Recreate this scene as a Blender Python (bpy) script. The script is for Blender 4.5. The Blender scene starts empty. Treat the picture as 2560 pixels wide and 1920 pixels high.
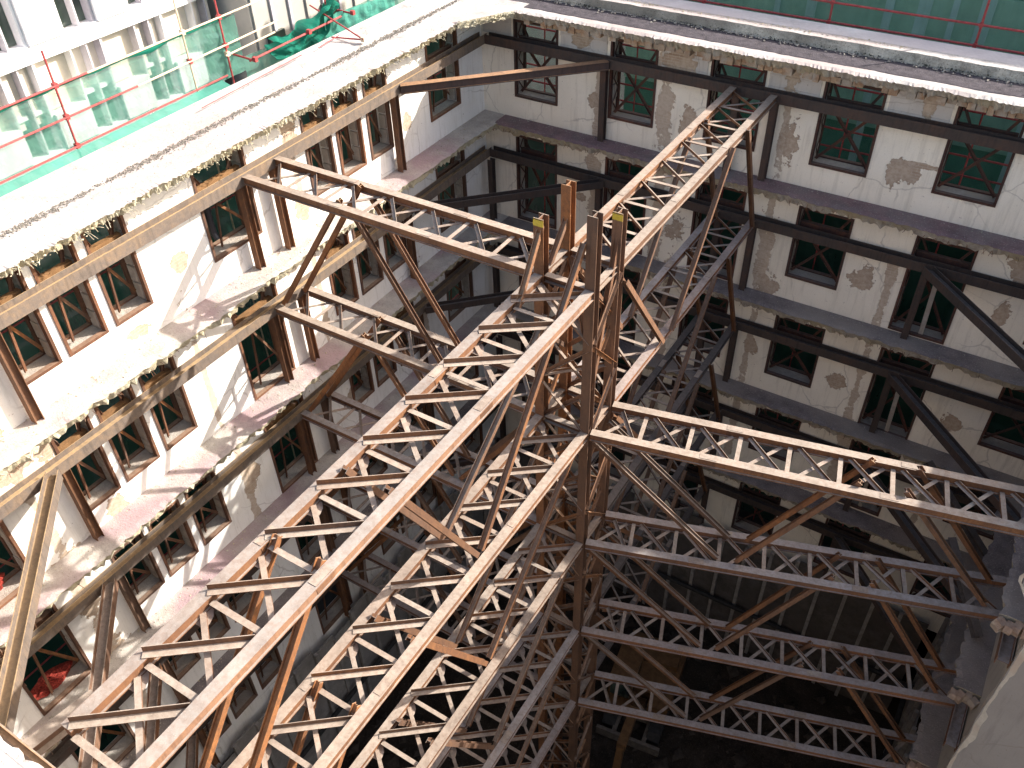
import bpy, math, random
from mathutils import Vector, Matrix, noise as mnoise
random.seed(7)
SC = bpy.context.scene
COL = SC.collection
R = math.radians

# ------------------------------------------------------------------ helpers
class MB:
    """collects shapes and links them as ONE mesh object"""
    def __init__(s): s.v=[]; s.f=[]; s.m=[]
    def quad(s, a,b,c,d, mi=0):
        i=len(s.v); s.v+= [tuple(a),tuple(b),tuple(c),tuple(d)]; s.f.append((i,i+1,i+2,i+3)); s.m.append(mi)
    def poly(s, pts, mi=0):
        i=len(s.v); s.v+=[tuple(p) for p in pts]; s.f.append(tuple(range(i,i+len(pts)))); s.m.append(mi)
    def box(s, x0,x1,y0,y1,z0,z1, mi=0):
        i=len(s.v)
        s.v+=[(x0,y0,z0),(x1,y0,z0),(x1,y1,z0),(x0,y1,z0),(x0,y0,z1),(x1,y0,z1),(x1,y1,z1),(x0,y1,z1)]
        for f in ((0,3,2,1),(4,5,6,7),(0,1,5,4),(1,2,6,5),(2,3,7,6),(3,0,4,7)):
            s.f.append(tuple(i+k for k in f)); s.m.append(mi)
    def ext(s, prof, a, b, up=(0,0,1), mi=0):
        """extrude a 2D profile (x = side, y = up) from a to b"""
        a=Vector(a); b=Vector(b); d=(b-a).normalized(); up=Vector(up)
        if abs(d.dot(up))>0.99: up=Vector((0,1,0))
        side=d.cross(up).normalized(); u=side.cross(d).normalized()
        i=len(s.v); n=len(prof)
        for q in (a,b):
            for (px,py) in prof: s.v.append(tuple(q+side*px+u*py))
        for k in range(n):
            k2=(k+1)%n; s.f.append((i+k,i+k2,i+n+k2,i+n+k)); s.m.append(mi)
        s.f.append(tuple(i+k for k in range(n-1,-1,-1))); s.m.append(mi)
        s.f.append(tuple(i+n+k for k in range(n))); s.m.append(mi)
    def tube(s, pts, r, n=8, mi=0):
        prof=[(r*math.cos(2*math.pi*k/n), r*math.sin(2*math.pi*k/n)) for k in range(n)]
        for a,b in zip(pts,pts[1:]): s.ext(prof,a,b,(0.03,0.02,1),mi)
    def chunk(s, c, r, mi=0):
        c=Vector(c); i=len(s.v)
        for (x,y,z) in ((1,0,0),(-1,0,0),(0,1,0),(0,-1,0),(0,0,1),(0,0,-1)):
            s.v.append(tuple(c+Vector((x*r*random.uniform(.6,1.3)+random.uniform(-.3,.3)*r,
                y*r*random.uniform(.6,1.3)+random.uniform(-.3,.3)*r, z*r*random.uniform(.4,.9)))))
        for f in ((0,2,4),(2,1,4),(1,3,4),(3,0,4),(2,0,5),(1,2,5),(3,1,5),(0,3,5)):
            s.f.append(tuple(i+k for k in f)); s.m.append(mi)
    def mesh(s, name, mats):
        me=bpy.data.meshes.new(name); me.from_pydata(s.v,[],s.f)
        for m in (mats if isinstance(mats,(list,tuple)) else [mats]): me.materials.append(m)
        if any(s.m): me.polygons.foreach_set('material_index', s.m)
        me.update(); return me
    def build(s, name, mats, parent=None, recalc=False):
        me=s.mesh(name,mats)
        if recalc: fixn(me)
        return link(name, me, parent)

def fixn(me):
    import bmesh
    bm=bmesh.new(); bm.from_mesh(me); bmesh.ops.recalc_face_normals(bm, faces=bm.faces); bm.to_mesh(me); bm.free()

def link(name, me, parent=None):
    o=bpy.data.objects.new(name, me); COL.objects.link(o)
    if parent is not None: o.parent=parent
    return o
def tag(o, label=None, cat=None, group=None, kind=None):
    if label: o['label']=label
    if cat: o['category']=cat
    if group: o['group']=group
    if kind: o['kind']=kind
    return o
def thing(name, label, cat, loc=(0,0,0), rz=0, group=None):
    o=bpy.data.objects.new(name,None); COL.objects.link(o); o.location=loc; o.rotation_euler=(0,0,rz)
    o.empty_display_size=.2
    return tag(o,label,cat,group)

def Hs(w,h,tf=.018,tw=.014):      # H section, web upright
    a=w/2; b=h/2; t=tw/2
    return [(-a,-b),(a,-b),(a,-b+tf),(t,-b+tf),(t,b-tf),(a,b-tf),(a,b),(-a,b),(-a,b-tf),(-t,b-tf),(-t,-b+tf),(-a,-b+tf)]
def Hf(w,h,tf=.02,tw=.016):       # H section lying down: flanges upright, web flat
    return [(-y,x) for (x,y) in Hs(h,w,tf,tw)]
def Ls(w,h,t=.012,fx=1,fy=1):     # angle: flat leg w, upright leg h
    p=[(0,0),(w,0),(w,t),(t,t),(t,h),(0,h)]
    p=[((x-w/2)*fx,(y-h/2)*fy) for x,y in p]
    return p if fx*fy>0 else p[::-1]
def rect(w,h): return [(-w/2,-h/2),(w/2,-h/2),(w/2,h/2),(-w/2,h/2)]

# ------------------------------------------------------------------ materials
def newmat(name):
    m=bpy.data.materials.new(name); m.use_nodes=True; nt=m.node_tree; nt.nodes.clear()
    return m,nt
class NT:
    def __init__(s, nt): s.nt=nt
    def n(s, typ, **kw):
        nd=s.nt.nodes.new(typ)
        for k,v in kw.items():
            if k.startswith('i_'):
                key=k[2:]; key=int(key) if key.isdigit() else key
                nd.inputs[key].default_value=v
            else: setattr(nd,k,v)
        return nd
    def l(s,a,b): s.nt.links.new(a,b)
    def noise(s, vec, scale, detail=5, rough=.6):
        nd=s.n('ShaderNodeTexNoise'); nd.inputs['Scale'].default_value=scale; nd.inputs['Detail'].default_value=detail
        nd.inputs['Roughness'].default_value=rough
        s.l(vec, nd.inputs['Vector']); return nd.outputs['Fac']
    def ramp(s, fac, stops):
        nd=s.n('ShaderNodeValToRGB'); e=nd.color_ramp.elements
        while len(e)<len(stops): e.new(.5)
        for k,(p,c) in enumerate(stops):
            e[k].position=p; e[k].color=(c,c,c,1) if isinstance(c,(int,float)) else (*c,1)
        s.l(fac, nd.inputs[0]); return nd.outputs[0]
    def mix(s, fac, a, b, blend='MIX'):
        nd=s.n('ShaderNodeMix', data_type='RGBA', blend_type=blend)
        for sock,val in ((nd.inputs[0],fac),(nd.inputs[6],a),(nd.inputs[7],b)):
            if isinstance(val,(int,float)): sock.default_value=val
            elif isinstance(val,tuple): sock.default_value=(*val,1)
            else: s.l(val,sock)
        return nd.outputs[2]
    def math(s, op, a, b=None, c=None):
        nd=s.n('ShaderNodeMath', operation=op)
        for k,val in enumerate((a,b,c)):
            if val is None: continue
            if isinstance(val,(int,float)): nd.inputs[k].default_value=val
            else: s.l(val, nd.inputs[k])
        return nd.outputs[0]
    def obj(s): return s.n('ShaderNodeTexCoord').outputs['Object']
    def pos(s): return s.n('ShaderNodeNewGeometry').outputs['Position']
    def finish(s, col, rough=.8, bump=None, bstr=.3, bdist=.02, spec=.25, metal=0, alpha=None):
        b=s.n('ShaderNodeBsdfPrincipled'); o=s.n('ShaderNodeOutputMaterial')
        if isinstance(col,tuple): b.inputs['Base Color'].default_value=(*col,1)
        else: s.l(col,b.inputs['Base Color'])
        if isinstance(rough,(int,float)): b.inputs['Roughness'].default_value=rough
        else: s.l(rough,b.inputs['Roughness'])
        b.inputs['Specular IOR Level'].default_value=spec; b.inputs['Metallic'].default_value=metal
        if bump is not None:
            bp=s.n('ShaderNodeBump'); bp.inputs['Strength'].default_value=bstr; bp.inputs['Distance'].default_value=bdist
            s.l(bump,bp.inputs['Height']); s.l(bp.outputs[0],b.inputs['Normal'])
        s.l(b.outputs[0],o.inputs[0]); return b

def mat_steel(name, c_dark, c_mid, c_orange, dust, dust_amt=.85, orange_at=.6):
    m,nt=newmat(name); t=NT(nt); p=t.pos()
    n1=t.noise(p,1.3,6,.65); n2=t.noise(p,9,5,.7); n3=t.noise(p,45,3,.6)
    f=t.math('ADD',t.math('MULTIPLY',n1,.55),t.math('MULTIPLY',n2,.45))
    base=t.ramp(f,[(.32,c_dark),(.47,c_mid),(orange_at,c_orange)])
    base=t.mix(t.math('MULTIPLY',t.ramp(n3,[(.45,0),(.7,1)]),.35),base,tuple(x*.45 for x in c_dark))
    rnd=t.n('ShaderNodeObjectInfo').outputs['Random']      # every bar has rusted its own way
    base=t.mix(t.math('MULTIPLY',t.ramp(rnd,[(.0,1),(.55,0)]),.5),base,tuple(x*.55 for x in c_dark))
    rn2=t.math('FRACT',t.math('MULTIPLY',rnd,7.31))
    grey=sum(c_mid)/3
    base=t.mix(t.math('MULTIPLY',t.ramp(rn2,[(.35,0),(1,1)]),.45),base,(grey*1.15,grey*.95,grey*.82))
    st=t.n('ShaderNodeMapping'); st.inputs['Scale'].default_value=(11,11,1.2); t.l(p,st.inputs[0])
    base=t.mix(t.math('MULTIPLY',t.ramp(t.noise(st.outputs[0],1.0,4,.65),[(.5,0),(.68,1)]),.45),base,tuple(x*.5 for x in c_dark))
    g=t.n('ShaderNodeNewGeometry'); sx=t.n('ShaderNodeSeparateXYZ'); t.l(g.outputs['True Normal'],sx.inputs[0])
    upf=t.ramp(sx.outputs[2],[(.45,0),(.85,1)])       # dust lies on what faces up
    dn=t.ramp(n2,[(.2,.35),(.6,1)])
    fac=t.math('MULTIPLY',t.math('MULTIPLY',upf,dn),t.math('MULTIPLY_ADD',t.math('FRACT',t.math('MULTIPLY',rnd,3.77)),.22,dust_amt-.22))
    dc=t.ramp(n1,[(.3,tuple(x*.8 for x in dust)),(.55,dust),(.7,tuple(min(1,x*1.12) for x in dust))])
    sp=t.ramp(t.noise(p,70,2,.5),[(.66,0),(.72,1)])
    dc=t.mix(t.math('MULTIPLY',sp,.6),dc,(.7,.66,.6))
    col=t.mix(fac,base,dc)
    t.finish(col,.78,t.noise(p,60,4,.6),.25,.01,spec=.3)
    return m
RUST=mat_steel('rusty_steel',(.11,.062,.042),(.18,.083,.042),(.25,.115,.05),(.39,.335,.285),.95)
RUSTO=mat_steel('orange_rust_steel',(.14,.072,.04),(.22,.096,.044),(.33,.14,.05),(.43,.30,.20),.85)
DUSTY=mat_steel('dusty_rusty_steel',(.13,.068,.042),(.20,.088,.042),(.28,.115,.05),(.36,.335,.325),.94)
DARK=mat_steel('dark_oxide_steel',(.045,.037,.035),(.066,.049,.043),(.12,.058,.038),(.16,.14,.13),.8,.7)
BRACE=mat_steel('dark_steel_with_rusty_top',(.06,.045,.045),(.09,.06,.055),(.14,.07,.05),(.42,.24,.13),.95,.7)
WALER=mat_steel('yellow_rust_steel',(.115,.092,.078),(.165,.133,.112),(.23,.165,.115),(.47,.325,.18),.97)
DUSTG=mat_steel('grey_dusted_steel',(.17,.085,.05),(.26,.125,.065),(.34,.165,.075),(.335,.315,.295),.97)
FRAME=mat_steel('red_oxide_frame',(.05,.028,.025),(.078,.037,.03),(.14,.056,.036),(.28,.20,.17),.6)
FRAMEL=mat_steel('rusty_window_frame',(.10,.05,.035),(.15,.072,.043),(.22,.10,.052),(.36,.25,.18),.7)

def mat_plaster(name, base, dirt, axis, patches, strips, brick=(.34,.225,.15)):
    """lime plaster; patches = (u,z,ru,rz) fallen off to the brown coat, strips = (u,halfwidth,z0,z1) scars of removed walls"""
    m,nt=newmat(name); t=NT(nt); p=t.obj()
    s=t.n('ShaderNodeSeparateXYZ'); t.l(p,s.inputs[0])
    U=s.outputs[0 if axis=='x' else 1]; Zc=s.outputs[2]
    nA=t.noise(p,2.3,7,.68); nB=t.noise(p,9,5,.7); nC=t.noise(p,.45,4,.6); nD=t.noise(p,38,4,.6)
    nE=t.noise(p,1.1,3,.5); nE2=t.noise(p,1.9,6,.7)
    jit=t.math('ADD',t.math('ADD',t.math('MULTIPLY',t.math('SUBTRACT',nA,.5),1.7),t.math('MULTIPLY',t.math('SUBTRACT',nE,.5),1.3)),t.math('MULTIPLY',t.math('SUBTRACT',nB,.5),.5))
    mask=None
    for (u0,z0,ru,rz) in patches:
        a=t.math('DIVIDE',t.math('SUBTRACT',U,u0),ru); b=t.math('DIVIDE',t.math('SUBTRACT',Zc,z0),rz)
        d=t.math('SQRT',t.math('ADD',t.math('MULTIPLY',a,a),t.math('MULTIPLY',b,b)))
        v=t.math('SUBTRACT',1.25,t.math('ADD',d,t.math('MULTIPLY',jit,2.1)))
        mask=v if mask is None else t.math('MAXIMUM',mask,v)
    smask=None
    for (u0,hw,z0,z1) in strips:
        a=t.math('DIVIDE',t.math('ABSOLUTE',t.math('SUBTRACT',U,u0)),hw)
        b=t.math('DIVIDE',t.math('ABSOLUTE',t.math('SUBTRACT',Zc,(z0+z1)/2)),(z1-z0)/2)
        d=t.math('MAXIMUM',a,b)
        v=t.math('SUBTRACT',1.05,t.math('ADD',d,t.math('MULTIPLY',jit,1.7)))
        smask=v if smask is None else t.math('MAXIMUM',smask,v)
    stn=t.ramp(nC,[(.3,1),(.62,0)])
    vs=t.n('ShaderNodeMapping'); vs.inputs['Scale'].default_value=(5,5,.45); t.l(p,vs.inputs[0])
    streak=t.ramp(t.noise(vs.outputs[0],1.6,5,.6),[(.52,0),(.75,1)])
    col=t.mix(t.math('MULTIPLY',stn,.6),base,dirt)
    col=t.mix(t.math('MULTIPLY',streak,.5),col,tuple(x*.72 for x in dirt))
    col=t.mix(t.math('MULTIPLY',t.ramp(nD,[(.3,1),(.45,0)]),.25),col,tuple(x*.6 for x in base))
    vo=t.n('ShaderNodeTexVoronoi',feature='DISTANCE_TO_EDGE'); vo.inputs['Scale'].default_value=.55
    wv=t.n('ShaderNodeMixRGB'); wv.inputs[0].default_value=.25; t.l(p,wv.inputs[1]); nz=t.n('ShaderNodeTexNoise'); nz.inputs['Scale'].default_value=2.2; nz.inputs['Detail'].default_value=6; t.l(p,nz.inputs['Vector']); t.l(nz.outputs['Color'],wv.inputs[2]); t.l(wv.outputs[0],vo.inputs['Vector'])
    crack=t.math('MULTIPLY',t.ramp(vo.outputs['Distance'],[(.003,1),(.010,0)]),t.ramp(nC,[(.42,0),(.52,1)]))
    col=t.mix(t.math('MULTIPLY',crack,.38),col,(.25,.21,.18))
    blot=t.ramp(nE2,[(.56,0),(.70,1)])
    col=t.mix(t.math('MULTIPLY',blot,.14),col,tuple(x*.62 for x in dirt))
    speck=t.ramp(t.noise(p,14,3,.5),[(.7,0),(.73,1)])
    col=t.mix(t.math('MULTIPLY',speck,.55),col,(.25,.2,.16))
    br=t.n('ShaderNodeTexBrick'); br.inputs['Scale'].default_value=1
    br.inputs['Color1'].default_value=(*brick,1); br.inputs['Color2'].default_value=(brick[0]*.8,brick[1]*.75,brick[2]*.75,1)
    br.inputs['Mortar'].default_value=(.48,.43,.36,1); br.inputs['Mortar Size'].default_value=.012
    br.inputs['Brick Width'].default_value=.24; br.inputs['Row Height'].default_value=.085
    cmb=t.n('ShaderNodeCombineXYZ'); t.l(U,cmb.inputs[0]); t.l(Zc,cmb.inputs[1]); t.l(cmb.outputs[0],br.inputs[0])
    bk=t.mix(t.ramp(nE,[(.34,.6),(.46,1)]),br.outputs[0],t.ramp(nB,[(.3,(.36,.27,.20)),(.6,(.50,.41,.325))]))
    bump=None
    if mask is not None:
        edge=t.ramp(mask,[(0,0),(.06,1),(.14,1),(.2,0)])
        col=t.mix(t.ramp(mask,[(0,0),(.03,1)]),col,bk)
        col=t.mix(t.math('MULTIPLY',edge,.3),col,(.25,.19,.14))
    if smask is not None:
        col=t.mix(t.math('MULTIPLY',t.ramp(smask,[(0,0),(.04,1)]),.85),col,bk)
    hsum=t.math('MULTIPLY',nB,.3)
    if mask is not None: hsum=t.math('SUBTRACT',hsum,t.ramp(mask,[(0,0),(.05,1)]))
    if smask is not None: hsum=t.math('SUBTRACT',hsum,t.ramp(smask,[(0,0),(.05,.8)]))
    t.finish(col,.92,hsum,.6,.03,spec=.1)
    return m
PL_BACK=mat_plaster('cream_plaster',(.87,.81,.70),(.74,.665,.545),'x',
  [(13.5,-1.5,.2,.36),(13.85,-1.5,.2,.18),(14.1,-1.16,.42,.05),(10.5,-1.35,.25,.5),(7.3,-1.4,.22,.42),(4.05,-1.35,.18,.2),(7.34,-5.1,.3,.42),(13.45,-5.1,.32,.35),
   (17.33,-5.15,.16,.4),(13.54,-9.2,.22,.3),(17.26,-9.36,.26,.26),(10.45,-8.95,.2,.3),(3.7,-4.95,.16,.12),(17.4,-3.35,.3,.3),
   (13.3,-11.4,.2,.12),(13.78,.5,.16,.22),(10.6,-6.3,.3,.35),(.2,-3.05,.5,.14),(3.2,-3.0,.6,.14),(6.9,-3.1,.4,.2)],
  [(4.25,.14,-2.6,.8),(6.5,.24,-2.6,.9),(10.25,.11,-2.3,1.0),(10.33,.2,-6.7,-4.2),(10.3,.1,-4.2,-2.7),(14.2,.13,-6.7,-4.3),(14.2,.12,-10.7,-7),(10.4,.12,-10.6,-7),
   (4.2,.22,-6.6,-3.6),(6.6,.2,-6.6,-3),(10.4,.14,-14.5,-11),(14.3,.2,-14.5,-11.2),(17.3,.1,-14.5,-11.2),(7.2,.16,-14.5,-7)])
PL_LEFT=mat_plaster('white_plaster',(.87,.86,.84),(.76,.72,.64),'y',
  [(-13.3,-1.28,.2,.18),(-4.15,-1.35,.16,.2),(-9.05,-2.05,.22,.35),(-9.0,.25,.2,.4),(-15.0,-2.3,.25,.1),(-17.1,-6.35,.24,.28),
   (-18.8,-6.9,.6,.3),(-18.9,-8.8,.25,.5),(-13.2,-8.9,.22,.5),(-18.9,-3.2,.8,.55),(-20.4,-3.3,.5,.4),(-18.75,-10.9,.35,.6),(-8.2,-9.4,.4,.3)],
  [(-13.6,.09,-6.6,-2.8),(-9.0,.1,-2.6,.7),(-18.85,.12,-6.6,-2.8),(-13.4,.12,-10.6,-6.9),(-4.25,.12,-10.5,-6.8),(-9,.1,-6.6,-2.8),(-18.9,.18,-14,-7)],
  brick=(.42,.31,.2))
PL_MOULD=mat_plaster('whitewashed_moulding',(.58,.55,.52),(.46,.41,.37),'x',[(3.6,.6,.3,.3),(10.3,.6,.2,.5),(13.9,.55,.14,.3),(7.0,.3,.4,.3),(17,.6,.3,.3)],[])
PL_GREY=mat_plaster('grey_render',(.36,.335,.315),(.29,.265,.245),'x',[],[])
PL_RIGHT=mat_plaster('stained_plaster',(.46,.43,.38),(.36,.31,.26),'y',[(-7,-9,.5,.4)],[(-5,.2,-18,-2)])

def mat_rough(name, c1, c2, c3=None, scale=3, bump=.6, speck=None):
    m,nt=newmat(name); t=NT(nt); p=t.pos()
    n1=t.noise(p,scale,7,.68); n2=t.noise(p,scale*9,5,.65); n0=t.noise(p,scale*.22,3,.5)
    col=t.ramp(t.math('ADD',t.math('MULTIPLY',n1,.7),t.math('MULTIPLY',n2,.3)),[(.36,c1),(.6,c2)])
    if c3: col=t.mix(t.math('MULTIPLY',t.ramp(n0,[(.44,0),(.62,1)]),.8),col,c3)
    if speck: col=t.mix(t.ramp(t.noise(p,scale*16,2,.5),[(.62,0),(.68,.9)]),col,speck)
    t.finish(col,.95,t.math('ADD',n1,t.math('MULTIPLY',n2,.6)),bump,.05,spec=.1)
    return m
ROOF=mat_rough('pale_roof_screed',(.31,.285,.275),(.62,.59,.565),(.40,.335,.32),1.3,.35,(.27,.245,.23))
SLAB=mat_rough('broken_concrete',(.30,.26,.22),(.50,.45,.37),(.42,.35,.22),5,1.0,(.2,.16,.13))
LIPEDGE=mat_rough('broken_lip_concrete',(.40,.36,.26),(.70,.655,.51),(.60,.53,.36),7,.9,(.22,.18,.12))
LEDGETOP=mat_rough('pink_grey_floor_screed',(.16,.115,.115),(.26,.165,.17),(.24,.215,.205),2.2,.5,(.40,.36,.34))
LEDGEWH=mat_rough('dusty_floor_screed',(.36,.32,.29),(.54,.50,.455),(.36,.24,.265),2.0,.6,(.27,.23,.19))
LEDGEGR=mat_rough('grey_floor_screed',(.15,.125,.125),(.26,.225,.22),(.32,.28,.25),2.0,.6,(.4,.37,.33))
GUTTER=mat_rough('shade_toned_bitumen',(.045,.040,.046),(.10,.088,.10),None,4,.8,(.24,.225,.22))  # bitumen, darkened further so the gutter strip reads as shaded
CURB=mat_rough('weathered_curb_concrete',(.22,.20,.165),(.60,.55,.46),(.20,.18,.15),2.2,.8,(.10,.09,.075))
SLABGREY=mat_rough('grey_coping_concrete',(.38,.36,.365),(.62,.60,.60),(.50,.45,.46),1.1,.4)
BRICKEDGE=mat_rough('brick_course',(.30,.17,.10),(.52,.37,.24),(.46,.42,.36),9,1.0,(.16,.1,.07))
GRAVEL=mat_rough('gravel',(.22,.2,.18),(.46,.43,.38),None,14,.6)
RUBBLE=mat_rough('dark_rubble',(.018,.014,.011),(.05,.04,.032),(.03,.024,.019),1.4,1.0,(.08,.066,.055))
TIMBER=mat_rough('weathered_boards',(.20,.185,.17),(.36,.335,.31),(.22,.20,.19),1.6,.6)
PLYBOARD=mat_rough('orange_lintel_board',(.19,.105,.05),(.31,.175,.085),None,4,.5,(.1,.06,.035))
STONE=mat_rough('grey_reveal_stone',(.34,.30,.27),(.52,.48,.43),(.42,.36,.3),6,.9)
DEBRIS=mat_rough('pale_debris',(.40,.35,.29),(.62,.57,.48),(.5,.43,.26),12,.8)

def mat_plain(name, col, rough=.6, spec=.3, var=.15, scale=6):
    m,nt=newmat(name); t=NT(nt); p=t.pos(); n=t.noise(p,scale,5,.6)
    c=t.ramp(n,[(.3,tuple(x*(1-var) for x in col)),(.7,tuple(min(1,x*(1+var)) for x in col))])
    t.finish(c,rough,n,.1,.01,spec=spec); return m
REDTUBE=mat_plain('red_scaffold_paint',(.34,.055,.055),.55,.35,.35,12)
PALETUBE=mat_plain('pale_tube',(.62,.50,.36),.6,.3,.2,12)
WHITEP=mat_plain('white_cladding',(.90,.89,.90),.6,.25,.04,1.5)
CREAM=mat_plain('cream_blind',(.82,.75,.63),.8,.1,.06,2)
SHADEW=mat_plain('grey_mullion',(.55,.52,.56),.6,.3,.1)
GREYRIB=mat_plain('grey_ribbed_cladding',(.44,.42,.38),.6,.3,.12,1.2)
GLASS,_nt=newmat('dark_window_glass'); _t=NT(_nt); _t.finish(_t.ramp(_t.noise(_t.pos(),.8,3,.5),[(.35,(.03,.045,.04)),(.65,(.09,.12,.10))]),.12,spec=.6)
NETWALL=mat_plain('dark_green_facade',(.075,.20,.15),.8,.1,.25,.8)
NETWALL2=mat_plain('mid_green_facade',(.30,.46,.36),.8,.1,.2,.8)
BLUEPANEL=mat_plain('pale_blue_band',(.42,.56,.55),.7,.2,.08,2)
YELLOW=mat_plain('yellow_marking_tape',(.50,.38,.05),.6,.3,.15,30)
DIGGER=mat_plain('ochre_digger_paint',(.13,.068,.028),.6,.3,.3,5)
DIGDARK=mat_plain('dark_rubber_track',(.035,.034,.033),.8,.2,.3,6)
DIGGREY=mat_plain('grey_digger_steel',(.14,.12,.10),.7,.3,.3,6)
REDMESH=mat_plain('red_netting',(.20,.03,.022),.8,.1,.85,26)
PIPE=mat_plain('black_drainpipe',(.035,.036,.045),.4,.5,.2)
SHADOWGAP=mat_plain('dark_interior',(.02,.02,.02),.9,.05,.2)
STREET=mat_plain('asphalt',(.05,.05,.05),.9,.1,.2,2)

def mat_net(name, col, alpha, scale=90, fold=.35):
    m,nt=newmat(name); t=NT(nt); p=t.pos()
    d=t.n('ShaderNodeBsdfDiffuse'); tr=t.n('ShaderNodeBsdfTranslucent'); tp=t.n('ShaderNodeBsdfTransparent')
    n=t.noise(p,.7,4,.6); c=t.ramp(n,[(.3,tuple(x*.75 for x in col)),(.7,tuple(min(1,x*1.2) for x in col))])
    t.l(c,d.inputs[0]); t.l(c,tr.inputs[0])
    ms=t.n('ShaderNodeMixShader'); ms.inputs[0].default_value=.5; t.l(d.outputs[0],ms.inputs[1]); t.l(tr.outputs[0],ms.inputs[2])
    mp=t.n('ShaderNodeMapping'); mp.inputs['Scale'].default_value=(3,3,.5); t.l(p,mp.inputs[0])
    a=t.ramp(t.noise(mp.outputs[0],1.1,4,.6),[(.3,max(0,alpha-fold*.5)),(.7,min(1,alpha+fold*.5))])
    m2=t.n('ShaderNodeMixShader'); t.l(a,m2.inputs[0]); t.l(tp.outputs[0],m2.inputs[1]); t.l(ms.outputs[0],m2.inputs[2])
    o=t.n('ShaderNodeOutputMaterial'); t.l(m2.outputs[0],o.inputs[0]); return m
NET_L=mat_net('thin_green_net',(.13,.31,.25),.68,fold=.1)
NET_LF=mat_net('folded_green_net',(.12,.42,.34),.93,fold=.1)
NET_LD=mat_net('shade_toned_lower_net',(.010,.036,.027),.95,fold=.06)  # shade seen through the left windows is put into this colour
NET_C=mat_net('bunched_green_net',(.03,.25,.18),.93,fold=.1)
NET_R=mat_net('green_scaffold_net',(.08,.20,.14),.5,fold=.15)

# ------------------------------------------------------------------ layout numbers (metres)
LV=[0,-4,-8,-12,-16]             # levels of the walers and lattice girders
GZ=-18.7; PZ=-25.2               # street level, floor of the pit
XL=-.2; YB=.2; XR=20.05; YF=-23.4
x1,x2,y1,y2=8.69,9.89,-11.0,-9.88
ROOFZ=1.25
ordn=['topmost','second level down','third level down','fourth level down','lowest']

# ------------------------------------------------------------------ ground
g=MB(); N=60
def gz(x,y): return PZ+.35*mnoise.noise(Vector((x*.35,y*.35,0)))+.16*mnoise.noise(Vector((x*1.3,y*1.3,3)))
for i in range(N):
    for j in range(N):
        xa,xb=-.5+21*i/N,-.5+21*(i+1)/N; ya,yb=-24+25*j/N,-24+25*(j+1)/N
        g.quad((xa,ya,gz(xa,ya)),(xb,ya,gz(xb,ya)),(xb,yb,gz(xb,yb)),(xa,yb,gz(xa,yb)))
tag(g.build('pit_floor',RUBBLE),'dark rubble strewn floor at the bottom of the shored courtyard','ground',kind='structure')
s=MB()
for (a,b_,c,d) in ((-300,-.9,-300,300),(20.9,300,-300,300),(-.9,20.9,-300,-24.2),(-.9,20.9,.95,300)): s.quad((a,c,GZ),(b_,c,GZ),(b_,d,GZ),(a,d,GZ))
tag(s.build('ground',STREET),'street level ground around the gutted building','ground',kind='structure')
rb=MB()
for k in range(900):
    x=random.uniform(.6,19.5); y=random.uniform(-22.5,-.6); r=random.choice((.08,.12,.16,.25,.36))
    rb.chunk((x,y,gz(x,y)+r*.2),r)
tag(rb.build('rubble',mat_rough('rubble_lumps',(.03,.024,.02),(.08,.066,.054),None,3,.8)),'broken brick and concrete rubble covering the pit floor','rubble',kind='stuff')

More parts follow.
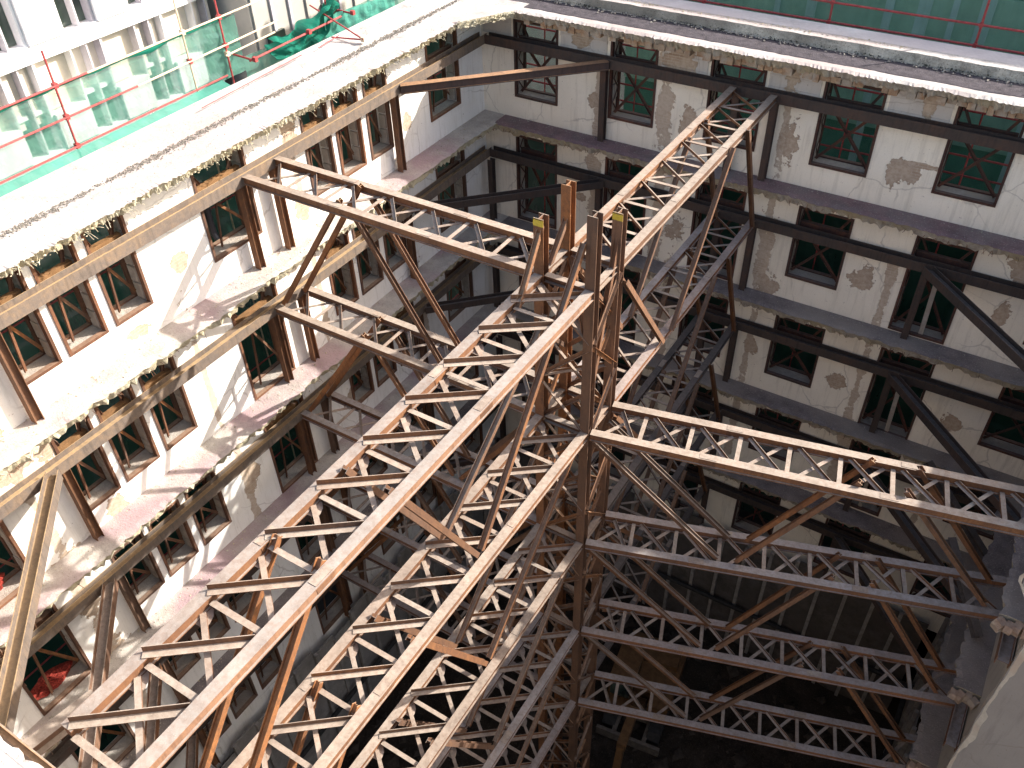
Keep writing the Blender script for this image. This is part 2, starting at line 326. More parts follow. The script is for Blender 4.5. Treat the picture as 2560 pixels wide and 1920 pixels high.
# ------------------------------------------------------------------ windows (local: u along wall, d into wall, z up from sill)
WCACHE={}
def window_meshes(w,h,door,frame_mat):
    key=(w,h,door,frame_mat.name)
    if key in WCACHE: return WCACHE[key]
    a=w/2; T=.62; out=[]
    fr=MB()     # inner and outer steel ring
    for (d0,d1,t) in ((-.035,.10,.07),(T-.10,T+.02,.075)):
        fr.box(-a,-a+t,d0,d1,0,h); fr.box(a-t,a,d0,d1,0,h)
        fr.box(-a+t,a-t,d0,d1,h-t,h)
        fr.box(-a+t,a-t,d0,d1,0,t)
    out.append(('frame',fr.mesh('frame',frame_mat),frame_mat))
    sl=MB(); sl.box(-a+.005,a-.005,.101,T-.101,-.02,.03)
    out.append(('sill',sl.mesh('sill',STONE),STONE))
    rv=MB()     # stone left in the jambs
    for sx in (-1,1):
        n=5
        for k in range(n):
            z0=.06+(h-.12)*k/n+random.uniform(0,.03); z1=.06+(h-.12)*(k+1)/n-random.uniform(.01,.05)
            pr=random.uniform(.05,.085)
            xa,xb=(-a+.004,-a+pr) if sx<0 else (a-pr,a-.004)
            rv.box(xa,xb,.17,.42+random.uniform(-.03,.03),z0,z1)
    out.append(('jamb_stone',rv.mesh('jamb_stone',STONE),STONE))
    tz=h-.72     # transom behind the waler
    tr=MB(); tr.box(-a+.086,a-.086,.16,.30,tz-.13,tz+.13)
    out.append(('transom',tr.mesh('transom',PLYBOARD if w<1.3 or abs(w-1.7)<.01 else frame_mat),None))
    left=frame_mat.name=='rusty_window_frame'
    if left:
        b=MB(); b.ext(Ls(.075,.06),(-.34*a,.26,.09),(-.10*a,.26,tz-.14),(0,-1,0)); out.append(('brace',b.mesh('brace',frame_mat),frame_mat))
        b=MB(); b.ext(Ls(.075,.06),(a-.12,.33,.3),(-.12*a,.33,tz-.55),(0,-1,0)); out.append(('brace',b.mesh('brace',RUSTO),frame_mat))
    for sx in (() if left else (-1,1)):
        b=MB(); b.ext(Ls(.085,.06),(sx*(a-.10),.28+.05*sx,.10),(-sx*(a-.22),.28+.05*sx,tz-.14),(0,-1,0))
        out.append(('brace',b.mesh('brace',frame_mat),frame_mat))
    for sx in (-1,1):
        b=MB(); b.ext(Ls(.075,.05),(sx*(a-.09),.25,h-.09),(sx*(a*.55),.25,tz+.135),(0,-1,0))
        out.append(('strut',b.mesh('strut',frame_mat),frame_mat))
    lc=MB()      # zigzag lacing between the two rings on one jamb
    n=max(4,int(h/.38))
    for k in range(n):
        za=.1+(h-.2)*k/n; zb=.1+(h-.2)*(k+1)/n
        p,q=((-a+.1,.10,za),(-a+.1,.42,zb)) if k%2 else ((-a+.1,.42,za),(-a+.1,.10,zb))
        lc.ext(rect(.02,.035),p,q)
    out.append(('lacing',lc.mesh('lacing',frame_mat),frame_mat))
    if door:
        pl=MB(); pl.ext(rect(.13,.1),(.12,.12,.03),(.05,.08,h-.95),(0,-1,0)); out.append(('prop_post',pl.mesh('prop_post',STONE),STONE))
    WCACHE[key]=out; return out
def place_window(parent,w,h,door,u,z,side,fmat=FRAME,prop=False):
    ms=window_meshes(w,h,door and prop,fmat)
    fr=link('window',ms[0][1],parent)
    if side=='back': M=Matrix.Translation((u,YB,z))
    elif side=='left': M=Matrix.Translation((XL,u,z))@Matrix.Rotation(R(90),4,'Z')
    elif side=='right': M=Matrix.Translation((XR,u,z))@Matrix.Rotation(R(-90),4,'Z')
    fr.matrix_local=M
    for nm,me,_ in ms[1:]:
        link(nm,me,fr)
    return fr

def pierced_wall(u0,u1,z0,z1,holes,T,place):
    """wall slab with rectangular openings, reveals included; place(u,d,z) -> world"""
    us=sorted({u0,u1,*[h[0] for h in holes],*[h[1] for h in holes]}); us=[u for u in us if u0<=u<=u1]
    zs=sorted({z0,z1,*[h[2] for h in holes],*[h[3] for h in holes]}); zs=[z for z in zs if z0<=z<=z1]
    solid={}
    for i in range(len(us)-1):
        for j in range(len(zs)-1):
            cu=(us[i]+us[i+1])/2; cz=(zs[j]+zs[j+1])/2
            solid[i,j]=not any(h[0]<cu<h[1] and h[2]<cz<h[3] for h in holes)
    b=MB()
    for (i,j),sd in solid.items():
        if not sd: continue
        a,c=us[i],us[i+1]; e,f=zs[j],zs[j+1]
        b.quad(place(a,0,e),place(c,0,e),place(c,0,f),place(a,0,f))
        b.quad(place(c,T,e),place(a,T,e),place(a,T,f),place(c,T,f))
        for (di,dj,p,q) in ((-1,0,(a,e),(a,f)),(1,0,(c,f),(c,e)),(0,-1,(c,e),(a,e)),(0,1,(a,f),(c,f))):
            if not solid.get((i+di,j+dj),False):
                b.quad(place(p[0],0,p[1]),place(q[0],0,q[1]),place(q[0],T,q[1]),place(p[0],T,p[1]))
    return b

def ragged(p0,p1,inw,top,th,proj,back,mats,name,parent,n=None,jag=.09,rough=.05,seed=0,droop=.08):
    """slab remnant along p0->p1 (2D) with a broken front edge. inw = 2D unit vector into the court"""
    p0=Vector((*p0,0)); p1=Vector((*p1,0)); L=(p1-p0).length; n=n or max(8,int(L/.10)); w=Vector((*inw,0))
    b=MB(); rows=[]
    K=5
    for i in range(n+1):
        t=i/n; c=p0.lerp(p1,t); q=Vector((t*L*1.1+seed*17,seed*3.1,0))
        e=proj+jag*mnoise.noise(q*.8)+rough*mnoise.noise(q*5.3)+rough*.5*random.uniform(-1,1)
        zt=top+.012*mnoise.noise(q*.9)
        tt=th*(1+.25*mnoise.noise(q*1.7))
        row=[c-w*back+Vector((0,0,top)), c+w*(e*.35)+Vector((0,0,top+.006*mnoise.noise(q*3))), c+w*(e*.8)+Vector((0,0,zt+.004*mnoise.noise(q*4))),
             c+w*e+Vector((0,0,zt-.02-.03*random.random())),
             c+w*(e-.02-.05*random.random())+Vector((0,0,zt-tt*.5)),
             c+w*(e-.06-.10*random.random())+Vector((0,0,zt-tt-droop*random.random())),
             c+w*(e*.45)+Vector((0,0,zt-tt-.02-droop*.4*random.random())), c-w*back+Vector((0,0,top-th))]
        rows.append(row)
    m=len(rows[0])
    base=len(b.v)
    for row in rows: b.v+=[tuple(v) for v in row]
    for i in range(n):
        for k in range(m-1):
            a=base+i*m+k; b.f.append((a,a+m,a+m+1,a+1)); b.m.append(0 if k<3 else 1)
    b.f.append(tuple(base+k for k in range(m))); b.m.append(1)
    b.f.append(tuple(base+n*m+k for k in range(m-1,-1,-1))); b.m.append(1)
    return b.build(name,mats,parent,recalc=True)
def crumbs(name,parent,n,fn,rmin,rmax,mat):
    b=MB()
    for k in range(n): b.chunk(fn(),random.uniform(rmin,rmax)*random.choice((.5,.7,1,1)))
    o=b.build(name,mat,parent); o['kind']='stuff'; return o
def rebar(parent,n,fn,mat=RUST):
    b=MB()
    for k in range(n):
        p,d=fn(); b.tube([p,p+d*.5,p+d+Vector((0,0,-abs(d.length)*.25))],.007,4)
    o=b.build('rebar_stubs',mat,parent); o['kind']='stuff'; return o

# ------------------------------------------------------------------ LEFT WALL
lw=thing('facade_wall','sunlit white plastered court wall on the left with triple windows','wall',(0,0,0))
holes=[]; wins=[]
lcols=[]   # (u centre, w, door from row)
for (a,b) in ((-2.90,-1.22),): lcols.append((a,b,'A'))
for (a,b) in ((-5.92,-4.86),(-7.26,-6.18),(-8.52,-7.46)): lcols.append((a,b,'B'))
lcols.append((-12.30,-10.60,'C'))
for (a,b) in ((-15.39,-14.31),(-16.68,-15.62),(-17.90,-16.88)): lcols.append((a,b,'D'))
lcols.append((-21.15,-19.58,'E'))
rowsill={'n':[-1.83,-5.95,-9.89,-13.8,-18.0],'d':[-1.83,-6.58,-10.58,-14.58,-18.55]}
rowhead=[.70,-3.34,-7.36,-11.4,-15.4]
for (a,b,c) in lcols:
    for r in range(5):
        door=(c in 'CE' and r>0)
        z0=rowsill['d' if door else 'n'][r]; z1=rowhead[r]-(0 if c!='D' or r<2 else .25)
        if r==4 and c in 'BD': z0=-17.9
        holes.append((a,b,z0,z1)); wins.append(((a+b)/2,b-a,z1-z0,door,z0))
wb=pierced_wall(YF-.6,YB+.7,GZ-.6,1.02,holes,.7,lambda u,d,z:(XL-d,u,z))
wb.build('masonry',PL_LEFT,lw,recalc=True)
for (u,w,h,door,z) in wins: place_window(lw,round(w,2),round(h,2),door,u,z,'left',FRAMEL)
for k in range(4):
    z=-2.6-4*k
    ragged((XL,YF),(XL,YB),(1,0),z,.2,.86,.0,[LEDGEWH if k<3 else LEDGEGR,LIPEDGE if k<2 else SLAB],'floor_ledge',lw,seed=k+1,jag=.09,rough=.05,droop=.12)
    crumbs('ledge_debris',lw,520,lambda z=z:(XL+random.choice((random.uniform(.05,.8),abs(random.gauss(0,.16)))),random.uniform(YF,-.5),z+.01),.006,.032,DEBRIS)
    rebar(lw,60,lambda z=z:(Vector((XL+.85,random.uniform(YF,-.6),z-.12)),Vector((random.uniform(.05,.16),random.uniform(-.1,.1),random.uniform(-.1,.05)))))
mo=MB()     # plaster moulding under the roof slab, broken by the windows
for z0,z1,pr in ((.30,.38,.035),(.62,.70,.05),(.80,1.0,.07)):
    edges=[YF]+[e for (a,b,c) in sorted(lcols) for e in (a-.06,b+.06)]+[YB]
    for a,b in zip(edges[::2],edges[1::2]):
        if b-a>.3: mo.box(XL+.002,XL+pr,a,b,z0,z1)
mo.build('cornice_moulding',PL_LEFT,lw)
ragged((XL,YF-.5),(XL,YB),(1,0),ROOFZ,.17,.84,.0,[ROOF,LIPEDGE],'roof_lip',lw,n=520,seed=11,jag=.07,rough=.06,droop=.10)
rf=MB()
rf.box(-.66,XL,YF-.5,.9,ROOFZ-.23,ROOFZ-.004)
rf.box(-1.85,-.66,YF-.5,1.9,ROOFZ-.35,ROOFZ+.07)
rf.build('roof_slab',ROOF,lw)
rebar(lw,150,lambda:(Vector((.62,random.uniform(-22,-1.2),ROOFZ-random.uniform(.03,.2))),Vector((random.uniform(.06,.2),random.uniform(-.12,.12),random.uniform(-.1,.08)))),LIPEDGE)
crumbs('lip_debris',lw,420,lambda:(.64+random.uniform(-.16,.1),random.uniform(-22,-1.5),ROOFZ-random.uniform(.03,.2)),.015,.042,LIPEDGE)

# ------------------------------------------------------------------ BACK WALL
bw=thing('facade_wall','shaded cream back court wall with peeling plaster facing the tower','wall')
bcx=[1.90,5.37,8.66,11.96,15.38,18.97]; holes=[]; wins=[]
doors={(1,0),(1,1),(1,2),(1,4),(2,4),(2,1),(3,1),(3,4)}
for r in range(5):
    for c,x in enumerate(bcx):
        w=1.65 if c not in (1,) else 1.58
        dr=(r,c) in doors
        z0=[-1.86,-5.75,-9.82,-13.55,-18.2][r] if not dr else [-1.86,-6.55,-10.68,-14.5,-18][r]
        z1=[.70,-3.22,-7.30,-11.38,-15.4][r]
        holes.append((x-w/2,x+w/2,z0,z1)); wins.append((x,w,z1-z0,dr,z0,c==4))
wb=pierced_wall(XL,XR+.7,GZ-.6,1.02,holes,.7,lambda u,d,z:(u,YB+d,z))
wb.build('masonry',PL_BACK,bw,recalc=True)
for (u,w,h,door,z,prop) in wins: place_window(bw,round(w,2),round(h,2),door,u,z,'back',prop=prop)
for k in range(4):
    z=-2.6-4*k
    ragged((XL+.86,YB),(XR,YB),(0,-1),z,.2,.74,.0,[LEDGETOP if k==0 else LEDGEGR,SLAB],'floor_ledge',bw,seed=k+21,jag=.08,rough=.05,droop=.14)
    crumbs('ledge_debris',bw,260,lambda z=z:(random.uniform(.9,19.5),YB-.04-abs(random.gauss(0,.13)),z+.008),.006,.028,GRAVEL)
    rebar(bw,90,lambda z=z:(Vector((random.uniform(1,19.5),YB-.68,z-.15)),Vector((random.uniform(-.08,.08),-random.uniform(.03,.12),random.uniform(-.12,.03)))))
mo=MB()
edges=[XL+.08]+[e for x in bcx for e in (x-.92,x+.92)]+[XR]
for z0,z1,pr in ((.12,.20,.032),(.20,.48,.018),(.48,.55,.045),(.55,.78,.03),(.78,1.0,.07)):
    for a,b in zip(edges[::2],edges[1::2]):
        if b-a>.3:
            mo.box(a,b,YB-pr,YB-.002,z0,z1)
mo.build('cornice_moulding',PL_MOULD,bw)
ragged((1.2,YB),(XR+.7,YB),(0,-1),ROOFZ,.2,.80,.0,[ROOF,SLAB],'roof_lip',bw,n=360,seed=31,jag=.05,rough=.05)
bk=MB()      # bricks hanging under the lip
x=1.6
while x<XR:
    wd=random.uniform(.16,.30)
    if random.random()<.8: bk.box(x,x+wd-.02,YB-.66-random.uniform(-.05,.06),YB-.30,ROOFZ-.36-random.uniform(0,.08),ROOFZ-.21)
    x+=wd
bk.build('brick_course',BRICKEDGE,bw)
ct=MB(); ct.poly([(.62,-2.25,ROOFZ-.003),(1.58,-.58,ROOFZ-.003),(1.2,YB,ROOFZ-.003),(XL,YB,ROOFZ-.003),(.2,-2.3,ROOFZ-.003)])
ct.poly([(.62,-2.25,ROOFZ-.2),(.2,-2.3,ROOFZ-.2),(XL,YB,ROOFZ-.2),(1.2,YB,ROOFZ-.2),(1.58,-.58,ROOFZ-.2)],1)
ct.quad((.62,-2.25,ROOFZ-.003),(.62,-2.25,ROOFZ-.2),(1.58,-.58,ROOFZ-.2),(1.58,-.58,ROOFZ-.003),1)
ct.build('corner_slab',[ROOF,LIPEDGE],bw)
crumbs('lip_debris',bw,160,lambda:(lambda t:(.62+.96*t+random.uniform(-.05,.1),-2.25+1.67*t+random.uniform(-.1,.04),ROOFZ-random.uniform(0,.18)))(random.random()),.02,.07,LIPEDGE)
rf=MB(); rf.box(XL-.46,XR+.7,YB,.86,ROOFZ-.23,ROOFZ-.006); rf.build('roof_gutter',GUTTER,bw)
gt=MB(); n=200       # tarred lining lapping unevenly onto the lip, shade included in its dark colour
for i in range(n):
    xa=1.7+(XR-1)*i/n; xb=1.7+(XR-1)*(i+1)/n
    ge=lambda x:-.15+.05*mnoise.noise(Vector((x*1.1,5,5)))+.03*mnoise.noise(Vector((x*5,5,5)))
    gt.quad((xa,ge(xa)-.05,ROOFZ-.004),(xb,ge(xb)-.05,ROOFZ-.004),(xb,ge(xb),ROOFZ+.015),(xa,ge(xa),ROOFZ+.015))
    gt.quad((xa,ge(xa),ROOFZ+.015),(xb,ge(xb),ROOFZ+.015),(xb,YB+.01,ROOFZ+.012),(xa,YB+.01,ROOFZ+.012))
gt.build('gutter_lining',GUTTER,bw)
cb=MB(); n=180
for i in range(n):      # uneven broken curb
    xa=-.6+(XR+1.3)*i/n; xb=-.6+(XR+1.3)*(i+1)/n
    def cy(x): return .86+.05*mnoise.noise(Vector((x*1.6,4,0)))
    def cz(x): return ROOFZ+.25+.02*mnoise.noise(Vector((x*3,9,0)))
    cb.quad((xa,cy(xa)-.1,ROOFZ-.01),(xb,cy(xb)-.1,ROOFZ-.01),(xb,cy(xb),cz(xb)),(xa,cy(xa),cz(xa)))
    cb.quad((xa,cy(xa),cz(xa)),(xb,cy(xb),cz(xb)),(xb,1.22,ROOFZ+.26),(xa,1.22,ROOFZ+.26),1)
cb.build('roof_curb',[CURB,ROOF],bw)
cp=MB(); cp.box(-.65,XR+.7,1.215,1.92,ROOFZ-.35,ROOFZ+.262); cp.build('coping_slab',SLABGREY,bw)
crumbs('roof_gravel',bw,900,lambda:(random.uniform(0,XR),random.gauss(.72,.10),ROOFZ+.02),.012,.05,GRAVEL)
crumbs('curb_moss',bw,1500,lambda:(lambda x:(x,.80+.06*mnoise.noise(Vector((x*.8,1,1)))+random.gauss(0,.035),ROOFZ+random.uniform(0,.06)))(random.uniform(-.3,XR+.6)),.01,.035,mat_rough('dark_moss',(.03,.032,.025),(.09,.085,.07),None,9,.8))
crumbs('curb_gravel',bw,350,lambda:(random.uniform(2,13),random.gauss(1.1,.05),ROOFZ+.27),.012,.03,DEBRIS)

# ------------------------------------------------------------------ RIGHT WALL, RETURN WALL, FRONT WALL
rw=thing('facade_wall','dim stained right court wall with its upper storey gone','wall')
holes=[]; wins=[]
for r in (1,2,3):
    for u in (-2.4,-5.6):
        holes.append((u-.8,u+.8,[-0,-5.8,-9.9,-13.8][r],[0,-3.4,-7.4,-11.4][r])); wins.append((u,1.6,[0,2.4,2.5,2.4][r],[-0,-5.8,-9.9,-13.8][r]))
wb=pierced_wall(-9.15,YB,GZ-.6,-1.75,holes,.7,lambda u,d,z:(XR+d,u,z)); wb.build('masonry',PL_RIGHT,rw,recalc=True)
for (u,w,h,z) in wins: place_window(rw,w,h,False,u,z,'right')
for k in range(4):
    ragged((XR,YB-.8),(XR,-8.3 if k>1 else -9.0),(-1,0),-2.6-4*k,.28,.72,.0,[LEDGEGR,SLAB],'floor_ledge',rw,seed=k+41,jag=.1,rough=.07)
en=MB()
for z,u0 in ((-6.6,-9.0),(-10.6,-8.3),(-14.6,-8.3)):
    for k in range(4):      # blocky broken stubs of slab and brickwork
        x0=XR-.70+.17*k; prof=[(-.11+random.uniform(-.03,.03),-.16+random.uniform(-.06,.04)),(.10+random.uniform(-.03,.03),-.16+random.uniform(-.06,.05)),(.16,.0),(.11,.13+random.uniform(-.03,.01)),(-.06,.15),(-.15,.02)]
        en.ext(prof,(x0,u0-random.uniform(.02,.16),z-.17),(x0+.165,u0-random.uniform(.02,.2),z-.17-random.uniform(-.02,.05)),(0,0,1))
en.build('broken_ledge_end',mat_rough('pink_broken_brick',(.26,.17,.125),(.42,.31,.24),(.40,.36,.31),6,.9),rw)
rt=thing('return_wall','smooth grey rendered wall end at the right edge of the court','wall')
b=MB(); n=34; zs=[GZ-.6+(2.2-GZ+.6)*i/n for i in range(n+1)]
def ex(z):
    e=20.02+.07*mnoise.noise(Vector((z*1.4,1,2)))
    if z>-6.4: e-=min(1,(z+6.4)/1.2)*(.75+.22*mnoise.noise(Vector((z*2.2,6,2))))
    return e
for i in range(n):
    za,zb=zs[i],zs[i+1]
    b.quad((ex(za),-9.2,za),(28,-9.2,za),(28,-9.2,zb),(ex(zb),-9.2,zb))
    b.quad((ex(za)+.05,-8.75,za),(ex(zb)+.05,-8.75,zb),(28,-8.75,zb),(28,-8.75,za))
    b.quad((ex(zb)-.0,-9.2,zb),(ex(zb)+.05,-8.75,zb),(ex(za)+.05,-8.75,za),(ex(za),-9.2,za),1)
b.quad((ex(zs[-1]),-9.2,2.2),(28,-9.2,2.2),(28,-8.75,2.2),(ex(zs[-1])+.05,-8.75,2.2))
b.build('masonry',[PL_GREY,mat_rough('pale_broken_plaster',(.5,.46,.38),(.68,.64,.55),(.6,.5,.4),8,.9)],rt)
pt=MB(); 
pv=[]
for i in range(60):     # strip where the finish coat has come off beside the wall end
    z=-13.6+ i*.155
    wd=.13+.16*mnoise.noise(Vector((z*.8,3,7)))+.07*mnoise.noise(Vector((z*3.1,3,7)))+(.14 if -11.6<z<-9.9 or -8.3<z<-7 else 0)
    pv.append((ex(z)+.02,ex(z)+.03+max(.02,wd*.5),z))
for (a0,a1,za),(b0,b1,zb) in zip(pv,pv[1:]):
    pt.quad((a0,-9.206,za),(a1,-9.206,za),(b1,-9.206,zb),(b0,-9.206,zb))
pt.build('bare_plaster_strip',mat_rough('pale_bare_plaster',(.52,.48,.40),(.66,.61,.53),(.55,.44,.35),5,.8),rt)
fw=thing('facade_wall','near court wall with white sunlit roof edge and rusty steel angle','wall')
b=MB(); b.box(-.9,26,YF-.7,YF,GZ-.6,1.02); b.build('masonry',PL_GREY,fw)
ragged((-.2,YF),(26,YF),(0,1),ROOFZ,.2,.10,.0,[ROOF,LIPEDGE],'roof_lip',fw,n=320,seed=51,jag=.03,rough=.03)
rf=MB(); rf.box(-2.2,26,YF-.8,YF+.0,ROOFZ-.22,ROOFZ-.003); rf.build('roof_slab',ROOF,fw)
b=MB(); b.ext(Ls(.07,.07),(.9,YF+.16,1.02),(24,YF+.16,1.02)); b.build('edge_angle',RUSTO,fw)

# ------------------------------------------------------------------ TOWER
tw=thing('shoring_tower','tall rust brown four legged lattice tower standing in the middle of the pit','tower',((x1+x2)/2,(y1+y2)/2,PZ))
def tp(b): # shift world shapes into the tower's own space
    o=tw.location; b.v=[(v[0]-o[0],v[1]-o[1],v[2]-o[2]) for v in b.v]; return b
CT={'L':(x1,y1,1.41),'B':(x1,y2,1.62),'F':(x2,y1,1.80),'R':(x2,y2,1.32)}
for k,(x,y,z) in CT.items():
    b=MB(); b.ext(Hs(.23,.23,.016,.014),(x,y,PZ),(x,y,z),(0,1,0)); c=tp(b).build('column',RUSTO if k in 'B' else RUST,tw)
    if k in 'LR':
        b=MB(); b.box(x-.118,x+.118,y-.121,y-.117,z-.17,z-.03); b.box(x-.118,x+.118,y-.121,y-.117,z-.004,z-.003); tp(b).build('marking_tape',YELLOW,c)
for lv in LV:
    for (p,q) in (((x1,y1),(x2,y1)),((x2,y1),(x2,y2)),((x2,y2),(x1,y2)),((x1,y2),(x1,y1))):
        P,Q=Vector((*p,lv)),Vector((*q,lv)); d=(Q-P).normalized()
        b=MB(); b.ext(Hs(.16,.17),P+d*.12,Q-d*.12); tp(b).build('ring_beam',RUST,tw)
zt=1.0; i=0
faces=(((x1,y1),(x2,y1),(0,-1)),((x2,y1),(x2,y2),(1,0)),((x2,y2),(x1,y2),(0,1)),((x1,y2),(x1,y1),(-1,0)))
lvz=[0]
for seg in range(18):
    za=-.12-1.333*seg; zb=za-1.21
    for fi,(p,q,nrm) in enumerate(faces):
        P,Q=(p,q) if (seg+fi)%2==0 else (q,p); off=Vector((*nrm,0))*.10
        m=RUSTO if random.random()<.35 else RUST
        A=Vector((*P,za))+off; B_=Vector((*Q,zb))+off
        b=MB(); b.ext(Ls(.10,.07),A,B_,(*nrm,0)); tp(b).build('lacing_bar',m,tw)
        if True:
            A=Vector((*Q,za))-off*.2; B_=Vector((*P,zb))-off*.2
            b=MB(); b.ext(Ls(.10,.07),A,B_,(*nrm,0)); tp(b).build('lacing_bar',m,tw)
for k,zz in enumerate((-1.35,-2.7,-5.35,-6.7,-9.35,-10.7,-13.35,-14.7)):   # flat diagonals inside the tower
    a,bq=((x1,y1),(x2,y2)) if k%2 else ((x1,y2),(x2,y1))
    b=MB(); b.ext(Ls(.11,.07),(*a,zz),(*bq,zz)); tp(b).build('plan_brace',RUST,tw)
for (p,q) in (((x1,y1,1.2),(x1+.16,-12.2,-.02)),((x2,y2,.95),(x2+.02,y1+.1,-2.7)),((x1,y2,.9),(x1,y1+.1,-.2)),((x1+.1,y2,-.1),(x2-.1,y1,-1.3))):
    b=MB(); b.ext(Hs(.11,.11,.012,.01),p,q,(1,0,0)); tp(b).build('raking_brace',RUSTO,tw)

# ------------------------------------------------------------------ LATTICE GIRDERS
def girder(arm,k,A0,A1,B0,B1,npan,label,knees,group,mat,chord='s',shift=0):
    """two chords A0->A1, B0->B1 (world), struts and crossed diagonals; knees = list of world segments"""
    A0,A1,B0,B1=map(Vector,(A0,A1,B0,B1))
    o=thing('lattice_girder',label,'girder',(A0+B0)/2,0,group); org=o.location.copy()
    def put(b,name,m):
        b.v=[(v[0]-org[0],v[1]-org[1],v[2]-org[2]) for v in b.v]; return b.build(name,m,o)
    for (p,q) in ((A0,A1),(B0,B1)):
        b=MB(); b.ext(Hs(.205,.205,.022,.135),p,q); put(b,'chord',mat)
    for t in (.3,.68):      # splice plates on the chords
        for (p,q) in ((A0,A1),(B0,B1)):
            d=(q-p).normalized(); c=p.lerp(q,t+random.uniform(-.05,.05)); b=MB(); b.ext(rect(.15,.222),c-d*.19,c+d*.19); put(b,'splice_plate',RUST)
    cw=.10
    LB=(B1-B0).length; bn=lambda t: B0.lerp(B1,max(.01 if shift else 0,t-shift/LB))
    for i in range(npan+1):
        t=i/npan; a=A0.lerp(A1,t); c=bn(t); d=(c-a).normalized()
        if 0<i<npan+(1 if arm in 'F' else 0):
            b=MB(); b.ext(Ls(.10,.07,.01,1,-1),a+d*(cw+.005)+Vector((0,0,-.03)),c-d*(cw+.005)+Vector((0,0,-.03))); put(b,'strut',RUST)
        if i<npan:
            a2=A0.lerp(A1,(i+1)/npan); c2=bn((i+1)/npan); dd=(A1-A0).normalized()*.10
            if arm=='F':    # angle bars lie over the left chord, upright leg on the far side
                p=a2-dd*.3; q=c+dd*.9; e=(q-p).normalized()
                b=MB(); b.ext(Ls(.12,.115,.012,1,1),p+e*.02+Vector((0,0,.165)),q-e*.10+Vector((0,0,.06)))
                put(b,'diagonal',RUST)
            else:
                p=a2-dd; q=c+dd; e=(q-p).normalized()
                b=MB(); b.ext(Ls(.085,.075,.01,-1,1),p+e*.12+Vector((0,0,.035)),q-e*.12+Vector((0,0,.035))); put(b,'diagonal',RUST)
            p=a+dd; q=c2-dd; e=(q-p).normalized()
            b=MB(); b.ext(Ls(.09,.06,.01,1,-1),p+e*.12+Vector((0,0,-.085)),q-e*.12+Vector((0,0,-.085))); put(b,'diagonal',RUST)
            if arm=='F':    # gusset plates on the left chord
                gp=MB(); s0=a+dd*.2+d*.09; gp.poly([tuple(s0+Vector((0,0,-.1)))]+[tuple(s0+d*.20*math.sin(t_)+dd*(3.2*(1-math.cos(t_)))+Vector((0,0,-.1))) for t_ in (0.3,.8,1.2,1.57)]+[tuple(s0+dd*3.2+Vector((0,0,-.1)))])
                put(gp,'gusset',RUST)
    for (p,q,m) in knees:
        b=MB(); b.ext(Hs(.12,.12,.012,.01),p,q,(1,0,0) if arm in 'FB' else (0,1,0)); put(b,'knee_brace',m)
    return o
jit=lambda: random.uniform(-.06,.06)
km=lambda: RUSTO if random.random()<.5 else RUST
for k,z in enumerate(LV):
    zn=z-3.86; last=(k==4)
    # left arm
    kn=[]
    if not last:
        for y in (y1+.17,y2-.17):
            kn+=[((3.10+jit(),y,z+.16),(.32+jit(),y,zn),RUSTO),((3.42+jit(),y,z-.1),(5.65+jit(),y,zn),RUST),((x1-.12,y,z-.35),(5.95,y,zn),km())]
    girder('L',k,(.16,y1,z),(x1-.12,y1,z),(.16,y2,z),(x1-.12,y2,z),7,
        'lattice girder from tower to sunlit left wall, '+ordn[k],kn,'lattice girders of the left arm',RUST if k<2 else DUSTY)
    # front arm
    kn=[]
    if not last:
        for x in (x1+.17,x2-.17):
            first=((x,y1-.1,z+1.15 if (k==0 and x>9) else z-.9 if k==0 else z-.3),(x,-15.2,zn),RUST)
            kn+=[first,((x,-15.35,zn),(x,-17.55+jit(),z+.16),RUST),((x,-19.1+jit(),z+.14),(x,-22.4,zn),RUSTO)]
    girder('F',k,(x1,y1-.10,z),(x1,-22.70,z),(x2,y1-.10,z),(x2,-22.70,z),10,
        'lattice girder from tower towards the viewer at lower left, '+ordn[k],kn,'lattice girders of the near arm',DUSTG if k in (0,) else RUST if k<3 else DUSTY,'s')
    # back arm
    kn=[]
    if not last:
        for x in (x1+.17,x2+.16):
            kn+=[((x,y2+.1,z-.4),(x,-7.15,zn),RUSTO),((x,-3.6+jit(),z+.05),(x,-6.6,zn),RUST),((x,-2.6+jit(),z+.1),(x,-.62,zn),RUST)]
    girder('B',k,(x1,y2+.12,z),(x1,-.16,z),(x2,y2+.12,z),(x2,-.16,z),8,
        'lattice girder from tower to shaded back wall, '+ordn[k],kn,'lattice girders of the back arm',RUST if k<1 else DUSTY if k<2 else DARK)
    # right arm (starts one level lower and runs askew)
    if k>0:
        sl=.222 if k==1 else .325; Lx=19.72
        ya=lambda x,y0:y0+(x-x2)*sl
        kn=[]
        if not last:
            sl2=.325
            for y0,off in ((y1,.17),(y2,-.17)):
                P=lambda x,zz,s_: (x,y0+(x-x2)*s_+off,zz)
                mk=RUSTO if k==1 else RUST
                kn+=[(P(x2+.12,z-.35,0),P(13.15,zn,sl2),RUST),(P(15.8+jit(),z+.2,sl),P(13.6,zn,sl2),mk),(P(16.7+jit(),z+.25,sl),P(19.2,zn,sl2),RUST)]
        girder('R',k,(x2+.13,y1,z),(Lx,ya(Lx,y1),z),(x2+.13,y2,z),(Lx,ya(Lx,y2),z),9,
            'lattice girder from tower to dim right wall, '+ordn[k],kn,'lattice girders of the right arm',RUST if k==1 else DUSTY,'s',.25 if k==1 else .35)

